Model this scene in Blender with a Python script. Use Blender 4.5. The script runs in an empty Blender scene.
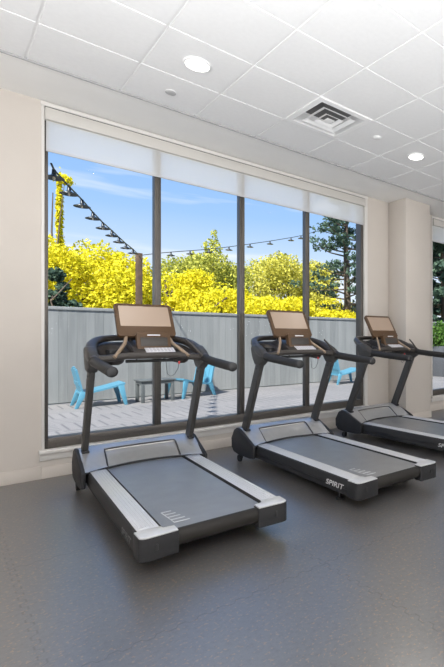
import bpy, bmesh, math, random
import numpy as np
from mathutils import Vector, Matrix

# ------------------------------------------------------------------ camera, world, sun, big lights, exposure
S = bpy.context.scene
C = S.collection
YAW = 42.963
cam_data = bpy.data.cameras.new('camera')
cam = bpy.data.objects.new('camera', cam_data)
C.objects.link(cam)
cam.location = (0, 0, 1.25)
cam.rotation_euler = (math.radians(90), 0, math.radians(YAW - 90))
cam_data.sensor_fit = 'HORIZONTAL'
cam_data.sensor_width = 36
cam_data.lens = 456.34 / 444 * 36
cam_data.shift_x = -201 / 444
cam_data.shift_y = 5 / 444
cam_data.clip_start = 0.02
cam_data.clip_end = 500
S.camera = cam

S.view_settings.view_transform = 'Standard'
S.view_settings.look = 'None'
S.view_settings.exposure = 0.0
S.view_settings.gamma = 1.0
S.view_settings.use_curve_mapping = False

world = bpy.data.worlds.new('sky')
S.world = world
world.use_nodes = True
wt = world.node_tree
wt.nodes.clear()
def wn(t, **k):
    n = wt.nodes.new(t)
    for a, b in k.items():
        setattr(n, a, b)
    return n
w_out = wn('ShaderNodeOutputWorld')
w_bg = wn('ShaderNodeBackground')
w_tc = wn('ShaderNodeTexCoord')
w_sep = wn('ShaderNodeSeparateXYZ')
w_ramp = wn('ShaderNodeValToRGB')
w_map = wn('ShaderNodeMapping')
w_noise = wn('ShaderNodeTexNoise')
w_cr = wn('ShaderNodeValToRGB')
w_mix = wn('ShaderNodeMixRGB')
wt.links.new(w_tc.outputs['Generated'], w_sep.inputs[0])
wt.links.new(w_sep.outputs['Z'], w_ramp.inputs[0])
e = w_ramp.color_ramp.elements
e[0].position = 0.0; e[0].color = (0.92, 0.95, 1.0, 1)
e[1].position = 0.5; e[1].color = (0.16, 0.38, 0.86, 1)
x = e.new(0.12); x.color = (0.70, 0.82, 0.98, 1)
x = e.new(0.24); x.color = (0.36, 0.58, 0.93, 1)
wt.links.new(w_tc.outputs['Generated'], w_map.inputs[0])
w_map.inputs['Rotation'].default_value = (0.0, -0.22, 0.55)
w_map.inputs['Scale'].default_value = (1.6, 2.0, 13.0)
w_noise.inputs['Scale'].default_value = 1.7
w_noise.inputs['Detail'].default_value = 4
wt.links.new(w_map.outputs[0], w_noise.inputs['Vector'])
wt.links.new(w_noise.outputs['Fac'], w_cr.inputs[0])
w_cr.color_ramp.elements[0].position = 0.54; w_cr.color_ramp.elements[0].color = (0, 0, 0, 1)
w_cr.color_ramp.elements[1].position = 0.72; w_cr.color_ramp.elements[1].color = (0.8, 0.8, 0.8, 1)
wt.links.new(w_cr.outputs[0], w_mix.inputs['Fac'])
wt.links.new(w_ramp.outputs[0], w_mix.inputs['Color1'])
w_mix.inputs['Color2'].default_value = (0.95, 0.97, 1.0, 1)
wt.links.new(w_mix.outputs[0], w_bg.inputs['Color'])
w_bg.inputs['Strength'].default_value = 1.12
wt.links.new(w_bg.outputs[0], w_out.inputs[0])

def add_light(name, kind, loc, rot, energy, color=(1, 1, 1), **k):
    d = bpy.data.lights.new(name, kind)
    d.energy = energy
    d.color = color
    for a, b in k.items():
        setattr(d, a, b)
    o = bpy.data.objects.new(name, d)
    o.location = loc
    o.rotation_euler = rot
    C.objects.link(o)
    return o
# sun: from the left, along the front of the building
sd = Vector((-0.60, -0.42, 0.80)).normalized()
add_light('sun', 'SUN', (0, 0, 20), sd.to_track_quat('Z', 'Y').to_euler(), 11.0, (1.0, 0.96, 0.89), angle=0.02)
# unseen area light added behind the camera, tilted up to brighten the ceiling
add_light('back_fill_light', 'AREA', (3.2, -3.0, 1.7), (math.radians(164), 0, 0), 610, (0.97, 0.985, 1.0),
          shape='RECTANGLE', size=12.0, size_y=3.0)
# second added area light, out of view at the left, aimed up for bounce
add_light('left_fill_light', 'AREA', (-2.75, 0.3, 1.5), Vector((-0.27, 0, -0.96)).to_track_quat('Z', 'Y').to_euler(), 560, (0.97, 0.985, 1.0),
          shape='RECTANGLE', size=3.0, size_y=6.8)
# ------------------------------------------------------------------ helpers
R = math.radians
rng = random.Random(7)

def mat(name, color, rough=0.5, metal=0.0, spec=0.5, noise=0.0, nscale=20.0, bump=0.0, bscale=200.0, coat=0.0, ior=1.5):
    m = bpy.data.materials.new(name)
    m.use_nodes = True
    nt = m.node_tree
    b = nt.nodes['Principled BSDF']
    b.inputs['Base Color'].default_value = (*color, 1)
    b.inputs['Roughness'].default_value = rough
    b.inputs['Metallic'].default_value = metal
    b.inputs['Specular IOR Level'].default_value = spec
    b.inputs['Coat Weight'].default_value = coat
    b.inputs['IOR'].default_value = ior
    tc = nt.nodes.new('ShaderNodeTexCoord')
    if noise:
        n = nt.nodes.new('ShaderNodeTexNoise')
        n.inputs['Scale'].default_value = nscale
        n.inputs['Detail'].default_value = 4
        nt.links.new(tc.outputs['Object'], n.inputs['Vector'])
        r = nt.nodes.new('ShaderNodeValToRGB')
        r.color_ramp.elements[0].position = 0.3
        r.color_ramp.elements[1].position = 0.7
        r.color_ramp.elements[0].color = (*[c * (1 - noise) for c in color], 1)
        r.color_ramp.elements[1].color = (*[min(1, c * (1 + noise)) for c in color], 1)
        nt.links.new(n.outputs['Fac'], r.inputs[0])
        nt.links.new(r.outputs[0], b.inputs['Base Color'])
    if bump:
        n2 = nt.nodes.new('ShaderNodeTexNoise')
        n2.inputs['Scale'].default_value = bscale
        n2.inputs['Detail'].default_value = 3
        nt.links.new(tc.outputs['Object'], n2.inputs['Vector'])
        bp = nt.nodes.new('ShaderNodeBump')
        bp.inputs['Strength'].default_value = bump
        bp.inputs['Distance'].default_value = 0.002
        nt.links.new(n2.outputs['Fac'], bp.inputs['Height'])
        nt.links.new(bp.outputs[0], b.inputs['Normal'])
    return m

class MB:
    """collects shapes, links them as one mesh object"""
    def __init__(self):
        self.bm = bmesh.new()
    def box(self, c, s, bevel=0.0, rot=None, seg=2):
        t = bmesh.new()
        bmesh.ops.create_cube(t, size=1.0)
        bmesh.ops.scale(t, vec=Vector(s), verts=t.verts)
        if bevel:
            bmesh.ops.bevel(t, geom=t.edges[:], offset=bevel, segments=seg, affect='EDGES', profile=0.5)
        if rot is not None:
            bmesh.ops.transform(t, matrix=rot, verts=t.verts)
        bmesh.ops.translate(t, vec=Vector(c), verts=t.verts)
        self._join(t)
        return self
    def span(self, x0, x1, y0, y1, z0, z1, bevel=0.0):
        return self.box(((x0 + x1) / 2, (y0 + y1) / 2, (z0 + z1) / 2), (abs(x1 - x0), abs(y1 - y0), abs(z1 - z0)), bevel)
    def _join(self, t):
        me = bpy.data.meshes.new('tmp')
        t.to_mesh(me)
        t.free()
        self.bm.from_mesh(me)
        bpy.data.meshes.remove(me)
    def prism(self, pts, axis_vec, bevel=0.0, seg=2):
        """pts: planar 3D polygon, extruded by axis_vec"""
        t = bmesh.new()
        vs = [t.verts.new(Vector(p)) for p in pts]
        f = t.faces.new(vs)
        r = bmesh.ops.extrude_face_region(t, geom=[f])
        ev = [g for g in r['geom'] if isinstance(g, bmesh.types.BMVert)]
        bmesh.ops.translate(t, vec=Vector(axis_vec), verts=ev)
        bmesh.ops.recalc_face_normals(t, faces=t.faces)
        if bevel:
            bmesh.ops.bevel(t, geom=t.edges[:], offset=bevel, segments=seg, affect='EDGES', profile=0.5)
        self._join(t)
        return self
    def tube(self, pts, rad, n=12, caps=True, flat=1.0):
        pts = [Vector(p) for p in pts]
        if not hasattr(rad, '__len__'):
            rad = [rad] * len(pts)
        t = bmesh.new()
        rings = []
        prev = None
        for i, p in enumerate(pts):
            d = (pts[min(i + 1, len(pts) - 1)] - pts[max(i - 1, 0)]).normalized()
            if prev is None:
                up = Vector((0, 0, 1)) if abs(d.z) < 0.95 else Vector((1, 0, 0))
            else:
                up = prev
            sd_ = d.cross(up).normalized()
            up = sd_.cross(d).normalized()
            prev = up
            rings.append([t.verts.new(p + (sd_ * math.cos(a) + up * math.sin(a) * flat) * rad[i])
                          for a in [2 * math.pi * k / n for k in range(n)]])
        for a, b in zip(rings, rings[1:]):
            for k in range(n):
                t.faces.new((a[k], a[(k + 1) % n], b[(k + 1) % n], b[k]))
        if caps:
            t.faces.new(rings[0][::-1])
            t.faces.new(rings[-1])
        bmesh.ops.recalc_face_normals(t, faces=t.faces)
        self._join(t)
        return self
    def lathe(self, prof, c=(0, 0, 0), n=24):
        t = bmesh.new()
        rings = []
        for r_, z_ in prof:
            if r_ < 1e-6:
                rings.append([t.verts.new((0, 0, z_))])
            else:
                rings.append([t.verts.new((r_ * math.cos(2 * math.pi * k / n), r_ * math.sin(2 * math.pi * k / n), z_)) for k in range(n)])
        for a, b in zip(rings, rings[1:]):
            for k in range(n):
                k2 = (k + 1) % n
                if len(a) == 1 and len(b) == 1:
                    continue
                if len(a) == 1:
                    t.faces.new((a[0], b[k2], b[k]))
                elif len(b) == 1:
                    t.faces.new((a[k], a[k2], b[0]))
                else:
                    t.faces.new((a[k], a[k2], b[k2], b[k]))
        bmesh.ops.recalc_face_normals(t, faces=t.faces)
        bmesh.ops.translate(t, vec=Vector(c), verts=t.verts)
        self._join(t)
        return self
    def grid(self, fn, nu, nv):
        t = bmesh.new()
        g = [[t.verts.new(Vector(fn(i / nu, j / nv))) for j in range(nv + 1)] for i in range(nu + 1)]
        for i in range(nu):
            for j in range(nv):
                t.faces.new((g[i][j], g[i + 1][j], g[i + 1][j + 1], g[i][j + 1]))
        self._join(t)
        return self
    def build(self, name, m, parent=None, loc=(0, 0, 0), smooth=40):
        me = bpy.data.meshes.new(name)
        self.bm.to_mesh(me)
        self.bm.free()
        for p in me.polygons:
            p.use_smooth = True
        me.set_sharp_from_angle(angle=R(smooth))
        me.materials.append(m)
        o = bpy.data.objects.new(name, me)
        o.location = loc
        C.objects.link(o)
        if parent:
            o.parent = parent
        return o

def raw_mesh(name, verts, faces, m, parent=None, loc=(0, 0, 0), smooth=False):
    me = bpy.data.meshes.new(name)
    me.from_pydata(verts, [], faces)
    me.materials.append(m)
    if smooth:
        for p in me.polygons:
            p.use_smooth = True
    o = bpy.data.objects.new(name, me)
    o.location = loc
    C.objects.link(o)
    if parent:
        o.parent = parent
    return o

def tag(o, label, cat, group=None, kind=None):
    o['label'] = label
    o['category'] = cat
    if group:
        o['group'] = group
    if kind:
        o['kind'] = kind
    return o

def thing(name, label, cat, loc=(0, 0, 0), rz=0.0, group=None):
    o = bpy.data.objects.new(name, None)
    o.empty_display_size = 0.1
    o.location = loc
    o.rotation_euler = (0, 0, rz)
    C.objects.link(o)
    return tag(o, label, cat, group)

def struct(o):
    o['kind'] = 'structure'
    return o

def struct_empty(name, loc=(0, 0, 0)):
    o = bpy.data.objects.new(name, None)
    o.location = loc
    C.objects.link(o)
    o['kind'] = 'structure'
    return o

def copy_tree(o, parent=None):
    c = o.copy()
    C.objects.link(c)
    if parent:
        c.parent = parent
    for ch in list(o.children):
        copy_tree(ch, c)
    return c

# ------------------------------------------------------------------ materials
M = {}
M['wall'] = mat('wall_paint', (0.56, 0.515, 0.47), 0.75, noise=0.02, nscale=3, bump=0.08, bscale=150)
M['trim'] = mat('trim_paint', (0.66, 0.64, 0.615), 0.5)
M['cassette'] = mat('shade_cassette', (0.55, 0.53, 0.50), 0.5)
M['baseboard'] = mat('baseboard_paint', (0.60, 0.55, 0.50), 0.55)
M['soffit'] = mat('soffit_paint', (0.86, 0.85, 0.83), 0.8, noise=0.015, nscale=4)
M['tile'] = mat('ceiling_tile', (0.82, 0.82, 0.82), 0.9, noise=0.015, nscale=30, bump=0.25, bscale=260)
M['tbar'] = mat('ceiling_grid_bar', (0.80, 0.80, 0.795), 0.5)
M['frame'] = mat('bronze_aluminium', (0.115, 0.105, 0.095), 0.38, metal=0.5)
M['white_metal'] = mat('white_metal', (0.86, 0.86, 0.86), 0.4)
M['dark_gap'] = mat('dark_gap', (0.10, 0.10, 0.10), 0.8)
M['throat'] = mat('vent_throat', (0.16, 0.16, 0.16), 0.9)
M['body'] = mat('treadmill_body', (0.030, 0.030, 0.032), 0.58, spec=0.22, noise=0.05, nscale=60, bump=0.05, bscale=400)
M['post'] = mat('treadmill_post', (0.048, 0.046, 0.044), 0.45, spec=0.35, noise=0.03, nscale=30)
M['ring'] = mat('treadmill_console_frame', (0.042, 0.036, 0.032), 0.38, spec=0.45, noise=0.04, nscale=40)
M['hood'] = mat('treadmill_hood', (0.32, 0.32, 0.32), 0.27, spec=1.0, ior=2.2, noise=0.03, nscale=30)
M['silver'] = mat('treadmill_foot_rail', (0.60, 0.60, 0.61), 0.28, metal=0.15, spec=0.9, noise=0.03, nscale=50, bump=0.1, bscale=300)
M['belt'] = mat('treadmill_belt', (0.165, 0.165, 0.162), 0.36, spec=1.0, ior=1.9, noise=0.10, nscale=9, bump=0.25, bscale=700)
M['rubber'] = mat('black_rubber', (0.020, 0.020, 0.021), 0.55)
M['roller'] = mat('roller_rubber', (0.022, 0.020, 0.018), 0.6, spec=0.25)
M['grip'] = mat('foam_grip', (0.026, 0.025, 0.024), 0.6, spec=0.25, bump=0.2, bscale=500)
M['bezel'] = mat('bezel_warm_reflection', (0.090, 0.052, 0.028), 0.38, spec=0.3)  # black gloss, with the warm room's reflection painted into the base colour
M['strut'] = mat('tan_metal', (0.27, 0.20, 0.14), 0.35)
M['screen'] = mat('screen_glass_reflection', (0.36, 0.275, 0.215), 0.30, spec=0.25)  # dark glass; the beige ceiling's reflection is put into its colour
M['keypad'] = mat('keypad', (0.62, 0.62, 0.66), 0.3)
M['print'] = mat('white_print', (0.62, 0.62, 0.63), 0.5)
M['belt_print'] = mat('belt_print', (0.58, 0.58, 0.59), 0.5)
M['ghost_print'] = mat('grey_print', (0.10, 0.10, 0.105), 0.5)
M['red'] = mat('red_plastic', (0.45, 0.03, 0.03), 0.4)
M['blue'] = mat('blue_plastic', (0.065, 0.215, 0.31), 0.45, noise=0.05, nscale=8)
M['table'] = mat('dark_grey_resin', (0.075, 0.085, 0.088), 0.5, noise=0.05, nscale=8)
M['wood_post'] = mat('brown_timber', (0.075, 0.045, 0.025), 0.7, noise=0.3, nscale=12)
M['lamp'] = mat('black_metal', (0.03, 0.035, 0.04), 0.4, metal=0.4)
M['planter'] = mat('planter_grey', (0.065, 0.07, 0.08), 0.6, noise=0.06, nscale=5)
M['bark'] = mat('bark', (0.10, 0.075, 0.055), 0.9, noise=0.35, nscale=14)
M['soil'] = mat('ground_beyond', (0.13, 0.14, 0.06), 0.95, noise=0.3, nscale=1.5)

def emission_mat(name, color, strength):
    m = bpy.data.materials.new(name)
    m.use_nodes = True
    b = m.node_tree.nodes['Principled BSDF']
    b.inputs['Base Color'].default_value = (0.9, 0.9, 0.9, 1)
    b.inputs['Emission Color'].default_value = (*color, 1)
    b.inputs['Emission Strength'].default_value = strength
    return m
M['lamp_glow'] = emission_mat('lamp_glow', (1.0, 0.95, 0.88), 4.0)

def glass_mat():
    m = bpy.data.materials.new('window_glass')
    m.use_nodes = True
    nt = m.node_tree
    nt.nodes.clear()
    o = nt.nodes.new('ShaderNodeOutputMaterial')
    t = nt.nodes.new('ShaderNodeBsdfTransparent')
    t.inputs[0].default_value = (0.985, 0.99, 0.99, 1)
    g = nt.nodes.new('ShaderNodeBsdfGlossy')
    g.inputs['Roughness'].default_value = 0.02
    mx = nt.nodes.new('ShaderNodeMixShader')
    fr = nt.nodes.new('ShaderNodeFresnel')
    fr.inputs[0].default_value = 1.03
    nt.links.new(fr.outputs[0], mx.inputs[0])
    nt.links.new(t.outputs[0], mx.inputs[1])
    nt.links.new(g.outputs[0], mx.inputs[2])
    nt.links.new(mx.outputs[0], o.inputs[0])
    return m
M['glass'] = glass_mat()

def shade_mat():
    m = bpy.data.materials.new('roller_shade_fabric')
    m.use_nodes = True
    nt = m.node_tree
    nt.nodes.clear()
    o = nt.nodes.new('ShaderNodeOutputMaterial')
    d = nt.nodes.new('ShaderNodeBsdfDiffuse')
    d.inputs[0].default_value = (0.95, 0.945, 0.93, 1)
    tl = nt.nodes.new('ShaderNodeBsdfTranslucent')
    tl.inputs[0].default_value = (0.95, 0.945, 0.93, 1)
    tr = nt.nodes.new('ShaderNodeBsdfTransparent')
    m1 = nt.nodes.new('ShaderNodeMixShader')
    m1.inputs[0].default_value = 0.55
    m2 = nt.nodes.new('ShaderNodeMixShader')
    m2.inputs[0].default_value = 0.40
    nt.links.new(d.outputs[0], m1.inputs[1])
    nt.links.new(tl.outputs[0], m1.inputs[2])
    nt.links.new(m1.outputs[0], m2.inputs[1])
    nt.links.new(tr.outputs[0], m2.inputs[2])
    nt.links.new(m2.outputs[0], o.inputs[0])
    return m
M['shade'] = shade_mat()

def nodes(m):
    nt = m.node_tree
    def add(t, **k):
        n = nt.nodes.new(t)
        for a, b in k.items():
            setattr(n, a, b)
        return n
    def math_(op, a, b=None, c=None):
        n = add('ShaderNodeMath', operation=op)
        for i, v in enumerate((a, b, c)):
            if v is None:
                continue
            if isinstance(v, (int, float)):
                n.inputs[i].default_value = v
            else:
                nt.links.new(v, n.inputs[i])
        return n.outputs[0]
    return nt, add, math_

def floor_mat():
    m = mat('rubber_floor', (0.09, 0.09, 0.095), 0.42, spec=1.0, ior=2.05)
    nt, add, mt = nodes(m)
    b = nt.nodes['Principled BSDF']
    tc = add('ShaderNodeTexCoord')
    sep = add('ShaderNodeSeparateXYZ')
    nt.links.new(tc.outputs['Object'], sep.inputs[0])
    X, Y = sep.outputs['X'], sep.outputs['Y']
    # flecks
    n1 = add('ShaderNodeTexNoise'); n1.inputs['Scale'].default_value = 62; n1.inputs['Detail'].default_value = 2
    nt.links.new(tc.outputs['Object'], n1.inputs['Vector'])
    r1 = add('ShaderNodeValToRGB')
    r1.color_ramp.elements[0].position = 0.60; r1.color_ramp.elements[0].color = (0, 0, 0, 1)
    r1.color_ramp.elements[1].position = 0.66; r1.color_ramp.elements[1].color = (1, 1, 1, 1)
    nt.links.new(n1.outputs['Fac'], r1.inputs[0])
    n2 = add('ShaderNodeTexNoise'); n2.inputs['Scale'].default_value = 2.2; n2.inputs['Detail'].default_value = 9; n2.inputs['Roughness'].default_value = 0.75
    nt.links.new(tc.outputs['Object'], n2.inputs['Vector'])
    base = add('ShaderNodeMixRGB')
    base.inputs['Color1'].default_value = (0.052, 0.052, 0.053, 1)
    base.inputs['Color2'].default_value = (0.120, 0.120, 0.122, 1)
    nt.links.new(n2.outputs['Fac'], base.inputs['Fac'])
    fl = add('ShaderNodeMixRGB')
    fl.inputs['Color2'].default_value = (0.30, 0.175, 0.085, 1)
    nt.links.new(mt('MULTIPLY', r1.outputs[0], 0.75), fl.inputs['Fac'])
    nt.links.new(base.outputs[0], fl.inputs['Color1'])
    # interlocking seams: toothed lines every 1.19 m
    def dark_line(a, b_, off, amp):
        wob = mt('SINE', mt('MULTIPLY', b_, 2 * math.pi / 0.085))
        wob = mt('MULTIPLY', mt('MAXIMUM', mt('MINIMUM', mt('MULTIPLY', wob, 2.2), 1.0), -1.0), amp)
        s = mt('ADD', mt('SUBTRACT', a, off), wob)
        fr = mt('FRACT', mt('ADD', mt('DIVIDE', s, 1.19), 0.5))
        dist = mt('MULTIPLY', mt('ABSOLUTE', mt('SUBTRACT', fr, 0.5)), 1.19)
        return mt('SUBTRACT', 1.0, mt('MINIMUM', mt('DIVIDE', dist, 0.006), 1.0))
    s = mt('MAXIMUM', dark_line(X, Y, 0.29, 0.012), dark_line(Y, X, 3.32, 0.010))
    sm = add('ShaderNodeMixRGB')
    sm.inputs['Color2'].default_value = (0.01, 0.01, 0.01, 1)
    nt.links.new(mt('MULTIPLY', s, 0.35), sm.inputs['Fac'])
    nt.links.new(fl.outputs[0], sm.inputs['Color1'])
    nt.links.new(sm.outputs[0], b.inputs['Base Color'])
    n3 = add('ShaderNodeTexNoise'); n3.inputs['Scale'].default_value = 160; n3.inputs['Detail'].default_value = 2
    nt.links.new(tc.outputs['Object'], n3.inputs['Vector'])
    hgt = mt('SUBTRACT', mt('MULTIPLY', n3.outputs['Fac'], 0.5), mt('MULTIPLY', s, 0.15))
    bp = add('ShaderNodeBump'); bp.inputs['Strength'].default_value = 0.2; bp.inputs['Distance'].default_value = 0.003
    nt.links.new(hgt, bp.inputs['Height'])
    nt.links.new(bp.outputs[0], b.inputs['Normal'])
    n4 = add('ShaderNodeTexNoise'); n4.inputs['Scale'].default_value = 38; n4.inputs['Detail'].default_value = 6; n4.inputs['Roughness'].default_value = 0.8
    nt.links.new(tc.outputs['Object'], n4.inputs['Vector'])
    grain = mt('ADD', mt('MULTIPLY', n4.outputs['Fac'], 1.1), 0.42)
    spec = mt('MULTIPLY', grain, mt('SUBTRACT', 1.0, mt('MULTIPLY', s, 0.25)))
    nt.links.new(mt('MINIMUM', spec, 1.0), b.inputs['Specular IOR Level'])
    rr = add('ShaderNodeMapRange')
    rr.inputs['To Min'].default_value = 0.26; rr.inputs['To Max'].default_value = 0.34
    nt.links.new(n2.outputs['Fac'], rr.inputs['Value'])
    nt.links.new(rr.outputs[0], b.inputs['Roughness'])
    return m
M['floor'] = floor_mat()

def deck_mat():
    m = mat('patio_pavers', (0.5, 0.5, 0.5), 0.7)
    nt, add, mt = nodes(m)
    b = nt.nodes['Principled BSDF']
    tc = add('ShaderNodeTexCoord')
    sep = add('ShaderNodeSeparateXYZ')
    nt.links.new(tc.outputs['Object'], sep.inputs[0])
    X, Y = sep.outputs['X'], sep.outputs['Y']
    T = 0.60
    ix = mt('FLOOR', mt('DIVIDE', X, T)); iy = mt('FLOOR', mt('DIVIDE', Y, T))
    par = mt('MODULO', mt('ABSOLUTE', mt('ADD', ix, iy)), 2.0)
    def lines(a):
        f = mt('FRACT', mt('DIVIDE', a, T / 4))
        return mt('SUBTRACT', 1.0, mt('MINIMUM', mt('DIVIDE', mt('ABSOLUTE', mt('SUBTRACT', f, 0.5)), 0.16), 1.0))
    g = mt('ADD', mt('MULTIPLY', lines(X), par), mt('MULTIPLY', lines(Y), mt('SUBTRACT', 1.0, par)))
    n = add('ShaderNodeTexNoise'); n.inputs['Scale'].default_value = 3.0; n.inputs['Detail'].default_value = 5
    nt.links.new(tc.outputs['Object'], n.inputs['Vector'])
    wn_ = add('ShaderNodeTexWhiteNoise', noise_dimensions='2D')
    cmb = add('ShaderNodeCombineXYZ')
    nt.links.new(ix, cmb.inputs[0]); nt.links.new(iy, cmb.inputs[1])
    nt.links.new(cmb.outputs[0], wn_.inputs['Vector'])
    f = mt('ADD', mt('MULTIPLY', n.outputs['Fac'], 0.5), mt('MULTIPLY', wn_.outputs['Value'], 0.5))
    c = add('ShaderNodeMixRGB')
    c.inputs['Color1'].default_value = (0.15, 0.147, 0.148, 1)
    c.inputs['Color2'].default_value = (0.235, 0.225, 0.218, 1)
    nt.links.new(f, c.inputs['Fac'])
    c2 = add('ShaderNodeMixRGB')
    c2.inputs['Color2'].default_value = (0.075, 0.075, 0.082, 1)
    nt.links.new(mt('MULTIPLY', g, 0.95), c2.inputs['Fac'])
    nt.links.new(c.outputs[0], c2.inputs['Color1'])
    nt.links.new(c2.outputs[0], b.inputs['Base Color'])
    return m
M['deck'] = deck_mat()

def fence_mat():
    m = mat('weathered_fence_board', (0.3, 0.33, 0.34), 0.75)
    nt, add, mt = nodes(m)
    b = nt.nodes['Principled BSDF']
    tc = add('ShaderNodeTexCoord')
    mp = add('ShaderNodeMapping'); mp.inputs['Scale'].default_value = (9, 9, 0.7)
    nt.links.new(tc.outputs['Object'], mp.inputs[0])
    n = add('ShaderNodeTexNoise'); n.inputs['Scale'].default_value = 1.5; n.inputs['Detail'].default_value = 5
    nt.links.new(mp.outputs[0], n.inputs['Vector'])
    gm = add('ShaderNodeNewGeometry')
    f = mt('ADD', mt('MULTIPLY', n.outputs['Fac'], 0.7), mt('MULTIPLY', gm.outputs['Random Per Island'], 0.3))
    r = add('ShaderNodeValToRGB')
    r.color_ramp.elements[0].position = 0.25; r.color_ramp.elements[0].color = (0.15, 0.16, 0.16, 1)
    r.color_ramp.elements[1].position = 0.75; r.color_ramp.elements[1].color = (0.23, 0.24, 0.237, 1)
    nt.links.new(f, r.inputs[0])
    nt.links.new(r.outputs[0], b.inputs['Base Color'])
    return m
M['fence'] = fence_mat()

def leaf_mat(name, c1, c2, trans=0.35):
    m = bpy.data.materials.new(name)
    m.use_nodes = True
    nt, add, mt = nodes(m)
    nt.nodes.clear()
    o = add('ShaderNodeOutputMaterial')
    gm = add('ShaderNodeNewGeometry')
    r = add('ShaderNodeValToRGB')
    r.color_ramp.elements[0].color = (*c1, 1)
    r.color_ramp.elements[1].color = (*c2, 1)
    nt.links.new(gm.outputs['Random Per Island'], r.inputs[0])
    d = add('ShaderNodeBsdfDiffuse'); t = add('ShaderNodeBsdfTranslucent')
    nt.links.new(r.outputs[0], d.inputs[0]); nt.links.new(r.outputs[0], t.inputs[0])
    mx = add('ShaderNodeMixShader'); mx.inputs[0].default_value = trans
    nt.links.new(d.outputs[0], mx.inputs[1]); nt.links.new(t.outputs[0], mx.inputs[2])
    nt.links.new(mx.outputs[0], o.inputs[0])
    return m
M['leaf_yellow'] = leaf_mat('leaf_yellow', (0.46, 0.42, 0.01), (0.96, 0.86, 0.07))
M['leaf_olive'] = leaf_mat('leaf_olive', (0.30, 0.30, 0.04), (0.80, 0.74, 0.16))
M['leaf_green'] = leaf_mat('leaf_green', (0.22, 0.26, 0.05), (0.62, 0.60, 0.13))
M['leaf_dark'] = leaf_mat('leaf_dark', (0.045, 0.08, 0.065), (0.12, 0.18, 0.12), 0.3)
M['leaf_hedge'] = leaf_mat('leaf_hedge', (0.04, 0.10, 0.02), (0.12, 0.22, 0.05), 0.25)

# ------------------------------------------------------------------ the room
WY, CZ = 5.25, 3.37            # window wall plane, ceiling
X0, X1, Y0 = -3.0, 10.5, -3.5
WT = 0.20                      # wall thickness
WIN = [(0.672, 4.365), (5.87, 9.4)]
WB, WTOP = 0.245, 3.335

struct(MB().span(X0, X1, Y0, WY + 0.02, -0.1, 0).build('floor', M['floor']))
fw = MB()
fw.span(X0, WIN[0][0], WY, WY + WT, 0, CZ + 0.25)
fw.span(WIN[0][1], WIN[1][0], WY, WY + WT, 0, CZ + 0.25)
fw.span(WIN[1][1], X1, WY, WY + WT, 0, CZ + 0.25)
for a, b in WIN:
    fw.span(a, b, WY, WY + WT, 0, WB)
    fw.span(a, b, WY, WY + WT, WTOP, CZ + 0.25)
struct(fw.build('wall_front', M['wall']))
struct(MB().span(X0 - WT, X0, Y0, WY + WT, 0, CZ + 0.25).build('wall_left', M['wall']))
struct(MB().span(X1, X1 + WT, Y0, WY + WT, 0, CZ + 0.25).build('wall_right', M['wall']))
struct(MB().span(X0 - WT, X1 + WT, Y0 - WT, Y0, 0, CZ + 0.25).build('wall_back', M['wall']))
# corner pier in front of the wall
struct(MB().span(4.835, 5.385, 4.853, WY, 0, CZ, 0.02).build('wall_pier', M['wall']))

# baseboards
bb = MB()
bb.span(X0, 0.655, WY - 0.014, WY, 0, 0.115, 0.003)
bb.span(0.655, 4.40, WY - 0.014, WY, 0, 0.105, 0.003)
bb.span(4.40, 4.823, WY - 0.014, WY, 0, 0.105, 0.003)
bb.span(5.397, X1, WY - 0.014, WY, 0, 0.105, 0.003)
struct(bb.build('baseboard_front', M['baseboard']))
bb = MB()
bb.span(4.822, 5.398, 4.840, 4.853, 0, 0.105, 0.003)
bb.span(4.822, 4.835, 4.853, WY - 0.014, 0, 0.105, 0.003)
bb.span(5.385, 5.398, 4.853, WY - 0.014, 0, 0.105, 0.003)
struct(bb.build('baseboard_pier', M['baseboard']))

# soffit (plain band along the window wall) and the lay-in tile ceiling
SY = 4.56
struct(MB().span(X0, X1, SY, WY + WT, CZ, CZ + 0.2, 0.0).build('ceiling_soffit', M['soffit']))
edge = MB()
edge.span(X0, X1, SY - 0.012, SY, CZ - 0.016, CZ + 0.14)
struct(edge.build('trim_1', mat('soffit_edge', (0.36, 0.36, 0.36), 0.6)))
GX, GY, G = 0.477, 3.98, 0.609
gap, drop = 0.009, 0.007
skip = (3, 0)                                       # the cell that holds the air diffuser
tiles = MB()
ix0, ix1 = math.floor((X0 - GX) / G), math.ceil((X1 - GX) / G)
iy0 = math.floor((Y0 - GY) / G)
t = bmesh.new()
for i in range(ix0, ix1):
    for j in range(iy0 - 1, 1):
        xa, xb = GX + i * G + gap, GX + (i + 1) * G - gap
        ya, yb = GY + j * G + gap, min(GY + (j + 1) * G - gap, SY - 0.012)
        if i == 3 and j == -1:
            continue
        v = [t.verts.new(p) for p in ((xa, ya, CZ), (xb, ya, CZ), (xb, yb, CZ), (xa, yb, CZ),
                                      (xa, ya, CZ + 0.02), (xb, ya, CZ + 0.02), (xb, yb, CZ + 0.02), (xa, yb, CZ + 0.02))]
        for f in ((3, 2, 1, 0), (0, 1, 5, 4), (1, 2, 6, 5), (2, 3, 7, 6), (3, 0, 4, 7)):
            t.faces.new([v[k] for k in f])
tiles._join(t)
struct(tiles.build('ceiling', M['tile'], smooth=10))
bars = MB()
for i in range(ix0, ix1 + 1):
    bars.span(GX + i * G - 0.012, GX + i * G + 0.012, Y0, SY - 0.012, CZ + drop, CZ + 0.03)
for j in range(iy0 - 1, 1):
    bars.span(X0, X1, GY + j * G - 0.012, GY + j * G + 0.012, CZ + drop + 0.0005, CZ + 0.03)
struct(bars.build('ceiling_grid', M['tbar']))
struct(MB().span(X0, X1, Y0, SY, CZ + 0.14, CZ + 0.2).build('ceiling_slab', M['soffit']))

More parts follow.
